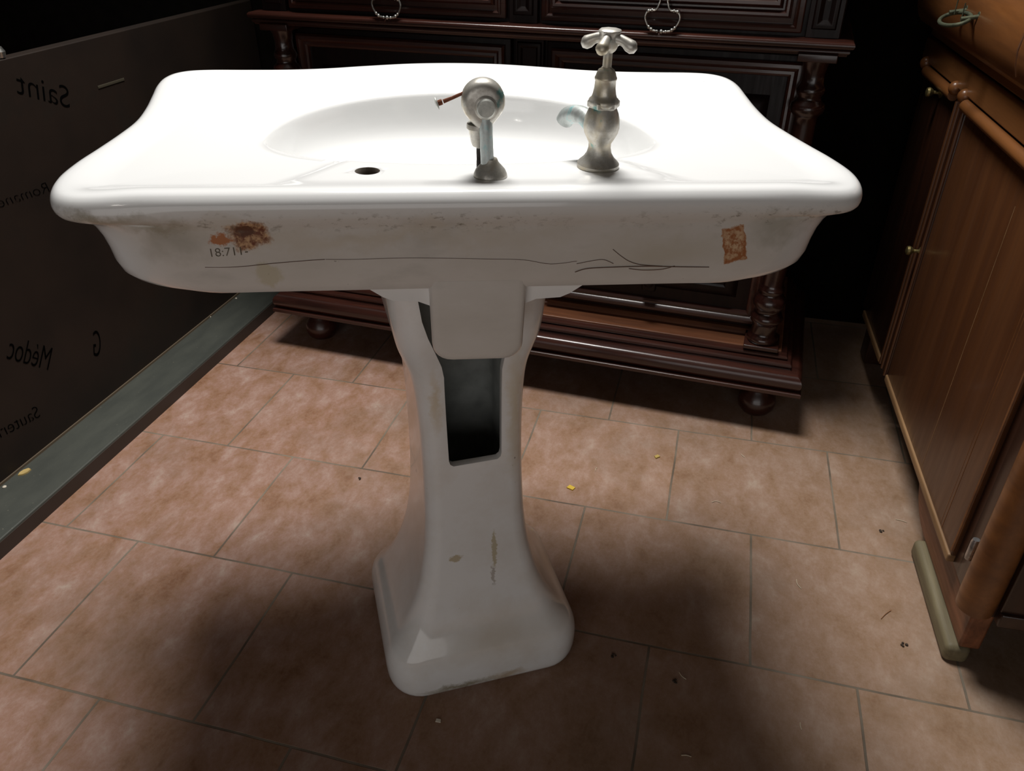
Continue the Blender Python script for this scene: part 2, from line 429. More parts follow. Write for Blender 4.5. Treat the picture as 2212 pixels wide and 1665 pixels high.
# bowl ring radii
bowlprof = [(.03,-.094),(.10,-.0938),(.25,-.092),(.42,-.088),(.58,-.081),(.70,-.073),(.79,-.065),(.855,-.057),(.90,-.049),(.932,-.040),(.954,-.031),(.970,-.0215),(.981,-.013),(.988,-.0065),(.994,-.0022),(1.0,.0008),(1.012,.0026)]
rim = [bowlpt(i, 1.0) for i in range(NN)]
rings = []
for k, z in bowlprof:
    cy = cyc
    rings.append([(p[0], p[1], z-.0098) for p in [bowlpt(i, k) for i in range(NN)]])
P0 = [bowlpt(i, 1.012) for i in range(NN)]
inner = inset(A, .050)
for j in range(1, 15):
    t = j/15; P = lerp(P0, inner, t)
    rings.append(R3(P, -.0074+.0028*t, 1))
for d, z, w_ in ((.050,-.0045,1),(.040,-.0030,1),(.030,-.0012,1),(.022,0,1),(.0150,.0003,1),(.0105,-.0004,.95),(.0070,-.0020,.85),(.0040,-.0050,.65),(.0018,-.0085,.45),(.0004,-.0125,.25),(0,-.0165,.1),(.0008,-.0205,0),(.003,-.0235,0),(.0065,-.0255,0)):
    Pa = inset(A, d)
    if z < -.007:
        Pb = inset(A, .0012 if z > -.022 else .0028)
        Pa = [tuple(a*(1-k)+b*k for a, b in zip(p, q)) for p, q, k in ((p, q, (1-sst(p[1], .01, .05))*(1-sst(abs(p[0]), .27, .33))) for p, q in zip(Pa, Pb))]
    rings.append(R3(Pa, z, w_))
for t, z in ((.45,-.0280),(.60,-.0315),(.75,-.038),(.9,-.050),(1.0,-.064)):
    rings.append(R3(lerp(inset(A, .004), B, t), z))
for d, z in ((.002,-.078),(.006,-.089),(.013,-.0965),(.022,-.0995)):
    # the flat wall side keeps a crisp lower edge
    P = inset(B, d); Q = inset(B, d*.25)
    rings.append([(p[0], p[1]*(1-k)+q[1]*k, z) for p, q, k in ((p, q, (1-sst(abs(p[0]), .25, .34))*(1 if p[1] < .1 else 0)) for p, q in zip(P, Q))])
for d, z in ((.045,-.1005),(.09,-.103)):
    rings.append(R3(inset(B, d), z))
def ell(a_, bf, bn, cy, z):
    out = []
    for i in range(NN):
        x, y = A[i]; a = math.atan2((y-cyc)/.30, x/.41)
        out.append((a_*math.cos(a), cy+(bf if math.sin(a) > 0 else bn)*math.sin(a), z))
    return out
rings += [ell(.215,.20,.150,.20,-.105), ell(.17,.17,.135,.20,-.112), ell(.13,.14,.125,.20,-.121), ell(.105,.11,.105,.20,-.128), ell(.07,.08,.08,.20,-.136), ell(.03,.04,.04,.20,-.145)]
bs = MB(); bs.quadring(rings, True, True, True)
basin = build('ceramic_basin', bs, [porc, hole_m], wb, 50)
# stop-cock shaped lug cast under the wall side: block that hooks in the pedestal
lug = MB()
def lugring(y, g=0):
    pts = []
    x1, zt, zb, r = .049-g, -.090, -.188+g, .020
    pts += [(-x1-.002, y, zt), (x1+.002, y, zt)]
    for k in range(7):
        a = -PI/2*k/6; pts.append((x1-r+r*math.cos(a), y, zb+r+r*math.sin(a)))
    for k in range(7):
        a = -PI/2-PI/2*k/6; pts.append((-x1+r+r*math.cos(a), y, zb+r+r*math.sin(a)))
    return pts
lug.quadring([lugring(.0056, .010), lugring(.0060, .0055), lugring(.0078, .0022), lugring(.0110, .0004), lugring(.016, 0), lugring(.082, .001)], True, True, True)
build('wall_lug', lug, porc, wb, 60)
# side web behind the lug
for sgn in (-1, 1):
    web = MB()
    prof = [(.046,-.094),(.125,-.094),(.098,-.113),(.088,-.1175),(.062,-.119),(.0505,-.124),(.047,-.135)]
    r0 = [(sgn*x, .018, z) for x, z in prof]; r1 = [(sgn*x, .10, z) for x, z in prof]
    web.quadring([r0, r1], True, True, True)
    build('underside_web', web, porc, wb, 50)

def boolean_cut(obj_, cutter):
    md = obj_.modifiers.new('cut', 'BOOLEAN'); md.operation = 'DIFFERENCE'; md.object = cutter; md.solver = 'EXACT'
    dg = bpy.context.evaluated_depsgraph_get(); dg.update()
    me = bpy.data.meshes.new_from_object(obj_.evaluated_get(dg), preserve_all_data_layers=True, depsgraph=dg)
    obj_.modifiers.remove(md); old = obj_.data; obj_.data = me
    cm = cutter.data; bpy.data.objects.remove(cutter); bpy.data.meshes.remove(cm)
cutm = MB(); cutm.lathe([(.0128,-.03),(.0128,.03)], (-.109,.082,0), seg=32)
cut = build('cutter', cutm, [porc, hole_m], wb)
for p in cut.data.polygons: p.material_index = 1
bpy.context.view_layer.update()
boolean_cut(basin, cut)
# faded stamped digits on the wall side
def text(name, s, size, mat, parent, loc, rot, depth=.0002, shear=0, sx=1, weight=0):
    cu = bpy.data.curves.new(name, 'FONT'); cu.body = s; cu.size = size; cu.extrude = depth; cu.shear = shear; cu.offset = weight
    cu.align_x = 'LEFT'
    t = bpy.data.objects.new(name, cu); COL.objects.link(t)
    bpy.context.view_layer.update()
    dg = bpy.context.evaluated_depsgraph_get()
    me = bpy.data.meshes.new_from_object(t.evaluated_get(dg)); bpy.data.objects.remove(t)
    o = bpy.data.objects.new(name, me); COL.objects.link(o); me.materials.clear(); me.materials.append(mat)
    o.parent = parent; o.location = loc; o.rotation_euler = rot; o.scale = (sx, 1, 1)
    return o
text('stamped_number', '18:711-', .0125, faint, wb, (-.260, .0031, -.0575), (PI/2, rad(-3), 0), .0002, .05, 1.0, -.0002)
def scratch(pts, r=.0004):
    s_ = MB(); P = catmull([(x, .0037, z) for x, z in pts], 5, False)
    s_.tube(P, r, 6); return build('scratch', s_, crackm, wb)
scratch([(-.2656,-.0684),(-.235,-.0686),(-.2,-.0655),(-.165,-.0630),(-.1508,-.0623)], .00035)
scratch([(-.150,-.0623),(-.12,-.0628),(-.08,-.0622),(-.0429,-.0629),(.01,-.0650),(.045,-.0665),(.0733,-.0717),(.10,-.0690)], .00022)
scratch([(.099,-.0813),(.112,-.0775),(.14,-.0765),(.175,-.0762),(.205,-.0775),(.24,-.0785)], .00045)
scratch([(.136,-.0566),(.145,-.0640),(.155,-.0705),(.168,-.0745),(.19,-.0765)], .00035)
scratch([(.100,-.0720),(.118,-.0685),(.128,-.0680),(.138,-.0725)], .00030)
scratch([(.155,-.0785),(.170,-.0805),(.190,-.0800),(.203,-.0765)], .00035)

# drain at the bottom of the bowl
dr = MB(); dr.lathe([(.030,-.1035),(.030,-.1005),(.026,-.0995),(.020,-.1015),(.019,-.105)], (0,.21,0), seg=32)
build('drain', dr, nick, wb)

# pillar tap on the right
tx, ty = .132, .091
zb = .0045
tb = MB()
prof = [(.0215,-.004),(.0222,-.002),(.0222,.0022),(.0205,.0042),(.0165,.0080),(.0132,.0130),(.0117,.0190),(.0118,.0240),(.0145,.0290),(.0175,.0350),(.0187,.0410),(.0182,.0480),(.0163,.0550),(.0140,.0600),(.0133,.0615),(.0150,.0625),(.0157,.0645),(.0157,.0670),(.0148,.0690),(.0130,.0705),(.0118,.0740),(.0108,.0800),(.0104,.0870),(.0112,.0885),(.0112,.0900),(.0104,.0915),(.0095,.0945),(.0080,.0975),(.0055,.0990),(.0050,.1000)]
prof = [(r, z*.985) for r, z in prof]
tb.lathe(prof, (tx,ty,zb-.004), seg=36)
tap = build('pillar_tap', tb, nick, wb, 40)
tap['label'] = 'tarnished nickel pillar tap with cross handle'
# hexagonal collar facets
hx = MB(); hx.lathe([(.0160,.0600),(.0168,.0612),(.0168,.0655),(.0160,.0668)], (tx,ty,zb-.004), seg=6)
build('hexagonal_collar', hx, nick, tap, 20)
st_ = MB(); st_.lathe([(.0045,.095),(.0045,.116)], (tx,ty,zb-.004), seg=20); build('spindle', st_, nick, tap, 40)
ch = MB()
zc = zb-.004+.1235
ch.lathe([(.0050,-.0115),(.0075,-.0095),(.0092,-.006),(.0096,.001),(.0098,.0050),(.0113,.0072),(.0114,.0088),(.0100,.0098),(.0040,.0102)], (tx,ty,zc), seg=8)
for k in range(4):
    a = rad(-28 + 90*k); ux, uy = math.cos(a), math.sin(a)
    P = [(tx+ux*d, ty+uy*d, zc+h) for d, h in ((.006,.002),(.012,.001),(.016,-.0005),(.020,-.0030),(.0235,-.0045),(.0265,-.0052),(.0283,-.0054))]
    ch.tube(P, [.0052,.0048,.0050,.0062,.0064,.0048,.0012], 14)
build('cross_handle', ch, nick, tap, 40)
sp = MB()
P = catmull([(tx-.004,ty+.010,.034),(tx-.010,ty+.024,.041),(tx-.018,ty+.040,.042),(tx-.026,ty+.052,.037),(tx-.029,ty+.057,.030)], 5, False)
sp.tube(P, [.0095]*len(P), 16)
build('spout', sp, verd, tap, 40)

# swan neck fitting in the middle
mx, my = .0155, .062
sb = MB()
sb.lathe([(.0165,0),(.0172,.0015),(.0168,.0035),(.0150,.0075),(.0115,.0115),(.0080,.0155),(.0068,.019)], (mx,my,-.0012), seg=32)
fit = build('swan_neck_fitting', sb, nick, wb, 40)
fit['label'] = 'greenish grey swan neck fitting with a rusty side lever'
sn = MB()
P = catmull([(mx-.003,my,.012),(mx-.004,my+.001,.030),(mx-.0045,my+.001,.040),(mx-.005,my+.002,.050),(mx-.006,my+.006,.060)], 4, False)
n = len(P); sn.tube(P, [0.0068+.0010*abs(i/n-.45)-.0004 + (.003*max(0,i/n-.75)*4) for i in range(n)], 18)
build('neck', sn, verd, fit, 40)
bl = MB()
bc = (mx-.0075, my+.010, .0715)
# body: fat rounded disc facing the wall side (towards -y), tapering to a chin below
rr = []
for (yy, R_) in ((.020,.004),(.018,.012),(.012,.0185),(.004,.0212),(-.004,.0215),(-.009,.0198),(-.0118,.0165),(-.0125,.0125)):
    ring = []
    for k in range(40):
        a = 2*PI*k/40; c_, s_ = math.cos(a), math.sin(a)
        drop = max(0, -s_)
        rx = R_*(1-.18*drop**3); rz = R_*(1+.33*drop**4)
        ring.append((bc[0]+rx*c_, bc[1]+yy, bc[2]+rz*s_))
    rr.append(ring)
bl.quadring(rr, True, True, True)
bl.lathe([(.0108,0),(.0112,-.0008),(.0112,-.0022),(.0098,-.003),(.0095,-.0032)], (bc[0]+.002,bc[1]-.0118,bc[2]-.0035), (0,1,0), seg=28)
build('rounded_head', bl, nick, fit, 40)
cp = MB(); cp.lathe([(.0092,0),(.0092,-.0035),(.0080,-.0048),(.002,-.0052)], (bc[0]+.002,bc[1]-.0135,bc[2]-.0035), (0,1,0), seg=28); build('end_cap', cp, cap_m, fit, 40)
nz = MB(); nz.lathe([(.0125,.048),(.0128,.0465),(.0128,.0435),(.0112,.042),(.0100,.037),(.0088,.030),(.0070,.0255),(.0030,.0235)], (mx-.0105,my+.014,.0005), seg=28)
build('nozzle', nz, nick, fit, 40)
rd = MB(); rd.tube([(mx-.0105,my+.016,.030),(mx-.0100,my+.016,-.004)], .0030, 12); build('pull_rod', rd, darkiron, fit)
lv = MB(); lv.tube([(bc[0]-.018,bc[1]-.001,.0792),(bc[0]-.030,bc[1]-.003,.0745),(bc[0]-.0385,bc[1]-.004,.0715)], [.0016,.0017,.0021], 10)
lv.lathe([(.0026,0),(.0028,.0022),(.0026,.0044)], (bc[0]-.0395,bc[1]-.004,.0713), (-.95,-.05,-.32), seg=14)
lever = build('side_lever', lv, rust, fit)
ld = MB(); ld.lathe([(.0022,0),(.0058,.0006),(.0060,.0014),(.0020,.0026)], (bc[0]-.0436,bc[1]-.0042,.0700), (-.95,-.05,-.32), seg=20); build('lever_button', ld, cap_m, fit)

# ------------------------------------------------------------------ pedestal
ped = empty('pedestal', (-.2955,.863,0), rad(30), 'tall white porcelain pedestal with rectangular slot in its column, standing on the tiles', 'pedestal')
prof = [(.0,.139,.127,.05),(.004,.146,.133,.05),(.02,.150,.136,.05),(.045,.151,.137,.05),(.062,.1495,.135,.05),(.076,.145,.131,.048),(.086,.138,.126,.046),(.096,.129,.120,.042),(.110,.119,.113,.038),(.130,.108,.106,.034),(.155,.097,.100,.030),(.18,.089,.095,.027),(.21,.082,.090,.025),(.25,.0755,.086,.024),(.30,.0715,.083,.023),(.36,.0695,.081,.022),(.42,.069,.080,.022),(.47,.070,.080,.022),(.51,.0725,.081,.023),(.535,.0765,.083,.025),(.555,.083,.086,.027),(.575,.089,.090,.028),(.60,.093,.094,.029),(.63,.096,.096,.030),(.660,.098,.098,.030)]
def pring(z, w, d, r, g=0):
    w -= g; d -= g; r = max(.004, r-g*.6); out = []; seg = 8
    for cx, cy, a0 in ((w-r,d-r,0),(-w+r,d-r,90),(-w+r,-d+r,180),(w-r,-d+r,270)):
        for k in range(seg+1):
            a = rad(a0+90*k/seg); out.append((cx+r*math.cos(a), cy+r*math.sin(a), z))
    # straight runs need vertices too so curvature interpolates evenly
    return out
zs = [p[0] for p in prof]
def interp(z):
    for a, b in zip(prof[:-1], prof[1:]):
        if a[0] <= z <= b[0]:
            t = (z-a[0])/(b[0]-a[0]); return tuple(a[i]+(b[i]-a[i])*t for i in range(4))
    return prof[-1]
pp = catmull(prof, 3, False)
pm = MB()
outer = [pring(*q) for q in pp]
# foot edge rounding at floor
inn = [pring(max(q[0], 0), q[1], q[2], q[3], .011) for q in pp]
rings = outer + [pring(pp[-1][0]+.002, pp[-1][1]-.003, pp[-1][2]-.003, pp[-1][3])] + [pring(pp[-1][0]+.002, pp[-1][1]-.008, pp[-1][2]-.008, pp[-1][3])] + list(reversed(inn))
rings.append(rings[0])
pm.quadring(rings, True)
pm.bm.faces.ensure_lookup_table()
for i_, f_ in enumerate(pm.bm.faces):
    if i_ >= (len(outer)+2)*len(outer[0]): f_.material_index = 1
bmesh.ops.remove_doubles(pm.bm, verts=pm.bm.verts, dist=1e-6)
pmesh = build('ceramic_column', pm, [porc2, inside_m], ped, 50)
half = [(.030,.3930),(.0345,.3965),(.036,.403),(.0365,.46),(.037,.535),(.0395,.552),(.047,.575),(.055,.598),(.061,.622),(.064,.648),(.064,.70)]
poly = [(x, z) for x, z in half] + [(-x, z) for x, z in reversed(half)]
cm = MB(); cm.quadring([[(x, -.25, z) for x, z in poly], [(x, -.045, z) for x, z in poly]], True, True, True)
cut = build('cutter', cm, [porc2, inside_m], ped)
bpy.context.view_layer.update()
boolean_cut(pmesh, cut)
b = pmesh.modifiers.new('b', 'BEVEL'); b.width = .0035; b.segments = 3; b.limit_method = 'ANGLE'; b.angle_limit = rad(55)

# ------------------------------------------------------------------ sideboard behind
sbd = empty('sideboard', (-1.065,1.624,0), math.atan2(-.088,1.314), 'dark mahogany sideboard with turned colonettes, drawers and silver pulls behind the washbasin', 'sideboard')
W = 1.317
m = MB()
def arc(c, r, a0, a1, n=6): return [(c[0]+r*math.cos(rad(a0+(a1-a0)*k/n)), c[1]+r*math.sin(rad(a0+(a1-a0)*k/n))) for k in range(n+1)]
# d is outward from the inner rectangle (x .06..W-.06, y .06)
pr = [(.060,.100),(.060,.108)] + [(.056,.110)] + arc((.0380,.128),.020,-60,88,8) + [(.030,.149),(.030,.152)] + arc((.0240,.1575),.0065,-70,90,5) + [(.019,.165)] + arc((.0135,.171),.0055,-80,90,5) + [(.005,.1775),(.0,.1785)]
m.mould(.06, W-.06, .06, .46, pr)
build('base_moulding', m, mahog, sbd, 30)
m = MB(); m.box(.055, W-.055, .055, .458, .172, .181); build('platform', m, mahog_shelf, sbd, bevel=.002)
m = MB(); m.mould(.078, W-.078, .118, .455, [(.010,.181),(.010,.186),(.004,.192),(0,.193)]); build('platform_bead', m, mahog_shelf, sbd, 30)
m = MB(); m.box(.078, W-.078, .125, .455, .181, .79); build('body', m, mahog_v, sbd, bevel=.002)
def door(x0, x1):
    d = MB(); d.rbox(x0, x1, .108, .130, .200, .775, .003)
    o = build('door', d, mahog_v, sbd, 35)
    d = MB(); d.frame(x0+.012, x1-.012, .212, .763, .108, [(0,0),(0,.010),(.004,.015),(.010,.016),(.015,.012),(.017,.008),(.022,.009),(.026,.006),(.028,0)])
    build('panel_moulding', d, mahog, o, 30)
    d = MB(); d.frame(x0+.066, x1-.066, .268, .70, .108, [(0,0),(.004,.004),(.016,.012),(.026,.013),(.030,.009),(.036,.004),(.04,.003)]); d.box(x0+.09, x1-.09, .099, .112, .295, .675)
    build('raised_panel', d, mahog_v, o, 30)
    xc = (x0+x1)/2
    d = MB(); d.rbox(xc-.016, xc+.016, .086, .100, .262, .312, .005); d.lathe([(.012,0),(.012,.008),(.006,.013)], (xc,.088,.287), (0,-1,0), seg=20)
    build('boss', d, mahog_v, o, 35)
    return o
door(.105, .620); door(.697, W-.105)
m = MB(); m.box(.628, .689, .112, .14, .193, .79); m.frame(.632,.685,.215,.77,.112,[(0,0),(.002,.004),(.008,.005),(.012,0)]); build('centre_stile', m, mahog_v, sbd, bevel=.001)
# colonettes
cp_ = [(.027,.189),(.0325,.192),(.0340,.198),(.0320,.205),(.0275,.208),(.0270,.215),(.0268,.232),(.029,.237),(.0335,.243),(.0345,.249),(.0320,.256),(.0270,.260),(.0255,.264),(.0280,.270),(.0330,.278),(.0342,.286),(.0320,.295),(.0262,.302),(.0240,.306),(.0250,.310),(.0268,.313),(.0262,.318),(.0235,.321),(.0222,.328),(.0225,.345),(.0240,.365),(.0262,.385),(.0268,.40),(.0262,.42),(.025,.46),(.0235,.52),(.022,.60),(.0212,.66),(.0215,.672),(.024,.676),(.0300,.682),(.0320,.690),(.0300,.698),(.0225,.704),(.0212,.710),(.0250,.716),(.0262,.722),(.0235,.728),(.0205,.734),(.0200,.75),(.0225,.765),(.027,.775)]
def colonette(x):
    c = MB(); c.lathe(cp_, (x,.077,0), seg=40)
    o = build('colonette', c, mahog_c, sbd, 60)
    q = MB(); q.rbox(x-.037, x+.037, .040, .114, .181, .190, .0015); build('square_block', q, mahog, o)
    q = MB(); q.rbox(x-.034, x+.034, .043, .111, .774, .788, .0015); build('square_block', q, mahog, o)
    return o
colonette(.100); colonette(W-.100)
# upper drawer case
m = MB(); m.mould(.064, W-.064, .062, .46, [(0,.785),(.012,.785),(.013,.7885)] + arc((.0125,.7925),.004,-80,80,5) + [(.011,.797)] + arc((.016,.8035),.0065,-80,90,6) + [(.010,.811),(0,.812)])
build('cornice_moulding', m, mahog, sbd, 30)
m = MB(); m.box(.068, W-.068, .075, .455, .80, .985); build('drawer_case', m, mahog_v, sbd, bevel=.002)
m = MB(); m.rbox(.045, W-.045, .045, .465, .985, 1.005, .006); build('top_board', m, mahog, sbd)
def pilaster(x0, x1):
    q = MB(); q.box(x0, x1, .060, .08, .812, .984); q.frame(x0+.008, x1-.008, .826, .972, .060, [(0,0),(.002,.004),(.008,.005),(.013,.002),(.016,0)])
    o = build('pilaster', q, mahog_v, sbd, bevel=.001)
    k = MB(); xc = (x0+x1)/2; k.lathe([(.004,0),(.0035,.002)], (xc,.060,.875), (0,-1,0), seg=14); build('peg', k, darkiron, o)
pilaster(.070,.128); pilaster(.632,.690); pilaster(W-.128,W-.070)
def drawer(x0, x1):
    q = MB(); q.rbox(x0, x1, .060, .085, .818, .980, .003)
    o = build('drawer', q, mahog, sbd, 35)
    q = MB()
    q.frame(x0+.010, x1-.010, .826, .972, .060, [(0,0),(0,.005),(.003,.007),(.006,.005),(.007,0)])
    q.frame(x0+.022, x1-.022, .842, .958, .060, [(0,0),(.001,.008),(.005,.013),(.009,.013),(.012,.008),(.013,.004),(.016,.004),(.018,.010),(.022,.014),(.027,.013),(.031,.007),(.033,.002)])
    build('drawer_moulding', q, mahog, o, 30)
    xc = (x0+x1)/2 - .004
    q = MB()
    y = .0405
    # bail: cusped shield-shaped loop
    half_ = [(.000,-.0235),(.006,-.0235),(.012,-.0225),(.018,-.0215),(.024,-.0165),(.029,-.009),(.0318,-.001),(.0305,.006),(.0265,.0108),(.0205,.0118),(.0145,.0125),(.0105,.0165),(.0085,.022),(.0070,.027),(.0055,.031)]
    loop = half_ + [(-a, b) for a, b in reversed(half_[1:])]
    P = catmull([(xc+a, y, .836+b) for a, b in loop], 4, False)
    q.tube(P, [.0019]*len(P), 10)
    for a, b, r in ((.024,-.0165,.0032),(-.024,-.0165,.0032),(.019,-.0205,.0036),(-.019,-.0205,.0036),(.008,-.0235,.0030),(-.008,-.0235,.0030),(0,-.0235,.0040),(.0265,.0105,.0032),(-.0265,.0105,.0032),(.020,.0118,.003),(-.020,.0118,.003)):
        q.ball((xc+a, y, .836+b), r, 12)
    hd = build('bail_pull', q, silver, o)
    q = MB()
    for a in (-.0075, .0, .0075): q.ball((xc+a, y+.002, .868+(.003 if a == 0 else 0)), .0045, 14)
    for a in (-.0165, .0165): q.ball((xc+a, y+.004, .871), .0034, 12)
    q.tube([(xc-.017,y+.004,.870),(xc+.017,y+.004,.870)], .0018, 8); q.tube([(xc,y+.002,.868),(xc,.056,.868)], .003, 10)
    build('pull_mount', q, silver, hd)
    return o
drawer(.135,.625); drawer(.697, W-.135)
m = MB(); m.box(.09, W-.09, .20, .455, 1.005, 1.85); m.mould(.09, W-.09, .20, .455, [(0,1.82),(.02,1.83),(.05,1.86),(.06,1.90),(0,1.90)])
build('unseen_upper_cupboard', m, mahog_v, sbd, bevel=.003)  # added out of view so its bulk shades the wall at right
def bunfoot(x, y):
    q = MB(); q.lathe([(.022,0),(.032,.003),(.040,.014),(.043,.027),(.040,.042),(.030,.055),(.026,.062),(.030,.070),(.030,.101)], (x,y,0), seg=32)
    build('bun_foot', q, mahog, sbd)
for x, y in ((.085,.085),(W-.085,.085),(.085,.42),(W-.085,.42)): bunfoot(x, y)

# ------------------------------------------------------------------ right-hand cabinet
th = math.atan2(.911,-.037)
cab = empty('tall_cabinet' if False else 'cabinet', (.457,1.011,0), th, 'brown wooden cabinet with overhanging drawer, long doors and small brass knobs at the right edge', 'cabinet')
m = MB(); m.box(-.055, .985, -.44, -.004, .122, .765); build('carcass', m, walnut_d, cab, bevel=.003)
def strip(x0, x1, parent, mat, y=.0, z0=.124, z1=.140, t=.014):
    s_ = MB(); s_.rbox(x0, x1, y, y+t, z0, z1, .003); return build('door_edging', s_, mat, parent)
def cdoor(x0, x1, mat):
    q = MB(); q.rbox(x0, x1, -.006, .004, .138, .702, .002)
    o = build('door', q, mat, cab, 35)
    strip(x0, x1, o, trimwood, -.006)
    q = MB(); q.tube([(x0+.004,.010,.708),(x1-.004,.010,.708)], [.011,.011], 18); build('top_bar', q, walnut_h, o)
    return o
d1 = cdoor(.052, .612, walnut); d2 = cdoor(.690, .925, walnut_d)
m = MB(); m.rbox(.616, .686, -.006, .006, .128, .702, .003); build('meeting_stile', m, walnut_d, cab)
m = MB()
for x in (.624, .655, .676): m.tube([(x,.006,.13),(x,.006,.70)], .0035, 10)
build('stile_beading', m, walnut, cab)
for x in (.621, .688, .935): 
    m = MB(); m.ball((x,.012,.722), .013, 20); build('rounded_stud', m, walnut_h, cab)
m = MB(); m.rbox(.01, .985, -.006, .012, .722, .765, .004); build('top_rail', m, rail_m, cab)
m = MB(); m.tube([(.052,.004,.15),(.052,.004,.70)], .0035, 8); m.tube([(.115,.0035,.142),(.115,.0035,.70)], .0013, 6); m.tube([(.125,.0035,.142),(.125,.0035,.70)], .0010, 6)
build('door_beading', m, walnut_h, d1)
m = MB(); m.tube([(.275,.0036,.15),(.272,.0036,.64)], .0008, 6); build('long_scratch', m, trimwood, d1)
m = MB(); m.lathe([(.022,.122),(.026,.126),(.027,.15),(.027,.74),(.024,.765)], (-.040,-.012,0), seg=32); build('corner_post', m, walnut_h, cab, 40)
m = MB(); m.rbox(-.014, .030, -.020, -.002, .124, .765, .004); build('corner_groove', m, walnut_d, cab)
m = MB(); m.lathe([(.0055,.188),(.0062,.192),(.0062,.222),(.0050,.227)], (-.006,.006,0), seg=18); build('hinge', m, steel, cab)
m = MB(); m.box(-.066, -.054, -.43, -.035, .145, .75); build('side_panel', m, walnut_d, cab, bevel=.002)
m = MB(); m.rbox(-.072, -.054, -.435, -.036, .120, .146, .003); build('side_moulding', m, walnut_d, cab)
def knob(parent, x, z):
    q = MB(); q.lathe([(.010,0),(.0105,.0015),(.006,.003),(.0035,.006),(.0035,.014),(.0075,.018),(.0095,.0225),(.0085,.027),(.003,.029)], (x,.004,z), (0,1,0), seg=22)
    return build('knob', q, brass, parent)
knob(d1, .634, .418).location = (0,0,0); knob(d2, .800, .690)
# foot
m = MB(); m.rbox(-.045, .205, -.036, .002, .0, .036, .010, 5); build('foot_pad', m, olive, cab)
q = MB()
P = [(-.043,.036),(.215,.036)] + [(.215+.105*math.sin(rad(a)), .122-.086*math.cos(rad(a))) for a in (15,30,45,60,75,90)] + [(-.043,.122)]
q.quadring([[(x,-.045,z) for x, z in P], [(x,-.014,z) for x, z in P]], True, True, True)
build('foot_bracket', q, redwood, cab, bevel=.004)
for x, y in ((.93,-.05),(.93,-.40),(-.01,-.40)):
    q = MB(); q.rbox(x-.03, x+.03, y-.03, y+.03, 0, .124, .004); build('block_foot', q, walnut_d, cab)
# overhanging drawer section : swelling profile
profd = [(-.44,.768),(.004,.768),(.005,.790),(.018,.7915)] + [(.022+.028*math.sin(rad(a)), .793+.062*(1-math.cos(rad(a)))) for a in (0,20,40,60,80)] + [(.048,.872),(.040,.905),(.028,.925),(.034,.932),(.034,.948),(.022,.955),(-.44,.955)]
q = MB(); q.quadring([[(x, y, z) for y, z in profd] for x in (-.04, .99)], True, True, True)
build('drawer_section', q, walnut_h, cab, 35, bevel=.003)
def ddrawer(x0, x1):
    pf = [(.018,.797)] + [(.0245+.0285*math.sin(rad(a)), .798+.060*(1-math.cos(rad(a)))) for a in (0,20,40,60,80)] + [(.050,.874),(.042,.904),(.030,.918),(.018,.918)]
    q = MB(); q.quadring([[(x, y, z) for y, z in pf] for x in (x0, x1)], True, True, True)
    return build('drawer', q, walnut_h, cab, 35, bevel=.002)
dd1 = ddrawer(.325, .975); dd0 = ddrawer(-.03, .315)
q = MB()
P = [(.585+.050*math.cos(a), .074+.020*math.sin(a), .852-.008*math.sin(a)) for a in [2*PI*k/28 for k in range(28)]]
q.tube(P, .0032, 10, closed=True)
ringp = build('ring_pull', q, greenbrass, dd1)
for x in (.545,.622):
    q = MB(); q.tube([(x,.046,.862),(x,.076,.857)], .0035, 10); q.lathe([(.008,0),(.007,.004)], (x,.047,.862), (0,1,0), seg=16)
    build('pull_post', q, greenbrass, ringp)
for x in (.553,.600):
    q = MB(); q.tube([(x,.073,.857),(x,.073,.880)], .0010, 6); build('bent_wire', q, greenbrass, ringp)

# ------------------------------------------------------------------ lettered board on a plinth, left
bd = empty('display_board', (-1.29,1.2,0), 0, 'dark brown board with faint mirrored wine names on a grey-green plinth along the left side', 'board')
L0, L1 = -2.6, 1.14
def bq(q): return q-1.2
q = MB(); q.rbox(0, .119, L0, bq(2.13), 0, .035, .003); build('plinth', q, ledge_m, bd)
q = MB(); q.box(.117, .1205, L0, bq(2.13), 0, .0305); build('plinth_edge', q, simple('dark_plinth_edge', (.040,.028,.022), .6), bd)
q = MB(); q.box(-.03, 0, L0, bq(2.13), .0, .772); build('panel', q, panel_m, bd, bevel=.002)
q = MB(); q.box(.0, .003, L0, bq(2.13), .035, .040); build('joint_strip', q, simple('worn_joint', (.11,.08,.05), .7), bd)
# writing: seen reversed. text local +x runs towards -q (mirror), on plane facing +p
def wtext(s, q0, z0, q1, z1, size, shear=.3, sx=None):
    # baseline starts at (q0,z0) and runs to (q1,z1); letters are mirrored, upright is up
    d = Vector((0, q1-q0, z1-z0)); L = d.length; d.normalize()
    nrm = Vector((1,0,0))
    up = Vector((0, -d.z, d.y)); 
    if up.z < 0: up = -up
    cu = bpy.data.curves.new('lettering', 'FONT'); cu.body = s; cu.size = size; cu.extrude = .00005; cu.shear = shear; cu.offset = -.0007
    t = bpy.data.objects.new('lettering', cu); COL.objects.link(t); bpy.context.view_layer.update()
    dg = bpy.context.evaluated_depsgraph_get(); me = bpy.data.meshes.new_from_object(t.evaluated_get(dg)); bpy.data.objects.remove(t)
    wmax = max(v.co.x for v in me.vertices); k = L/wmax
    for v in me.vertices:
        x, y, zz = v.co; P = Vector((.0006+zz, 0, 0)) + Vector((0, q0-1.2, z0)) + d*(x*k) + up*y
        v.co = P
    o = bpy.data.objects.new('lettering', me); COL.objects.link(o); me.materials.clear(); me.materials.append(ink); o.parent = bd
    return o
wtext('Médoc', 1.118, .185, 1.035, .262, .070, .12)
wtext('Sauternes', 1.062, .107, .915, .130, .040, .2)
wtext('Saint', 1.385, .655, 1.262, .712, .060, .15)
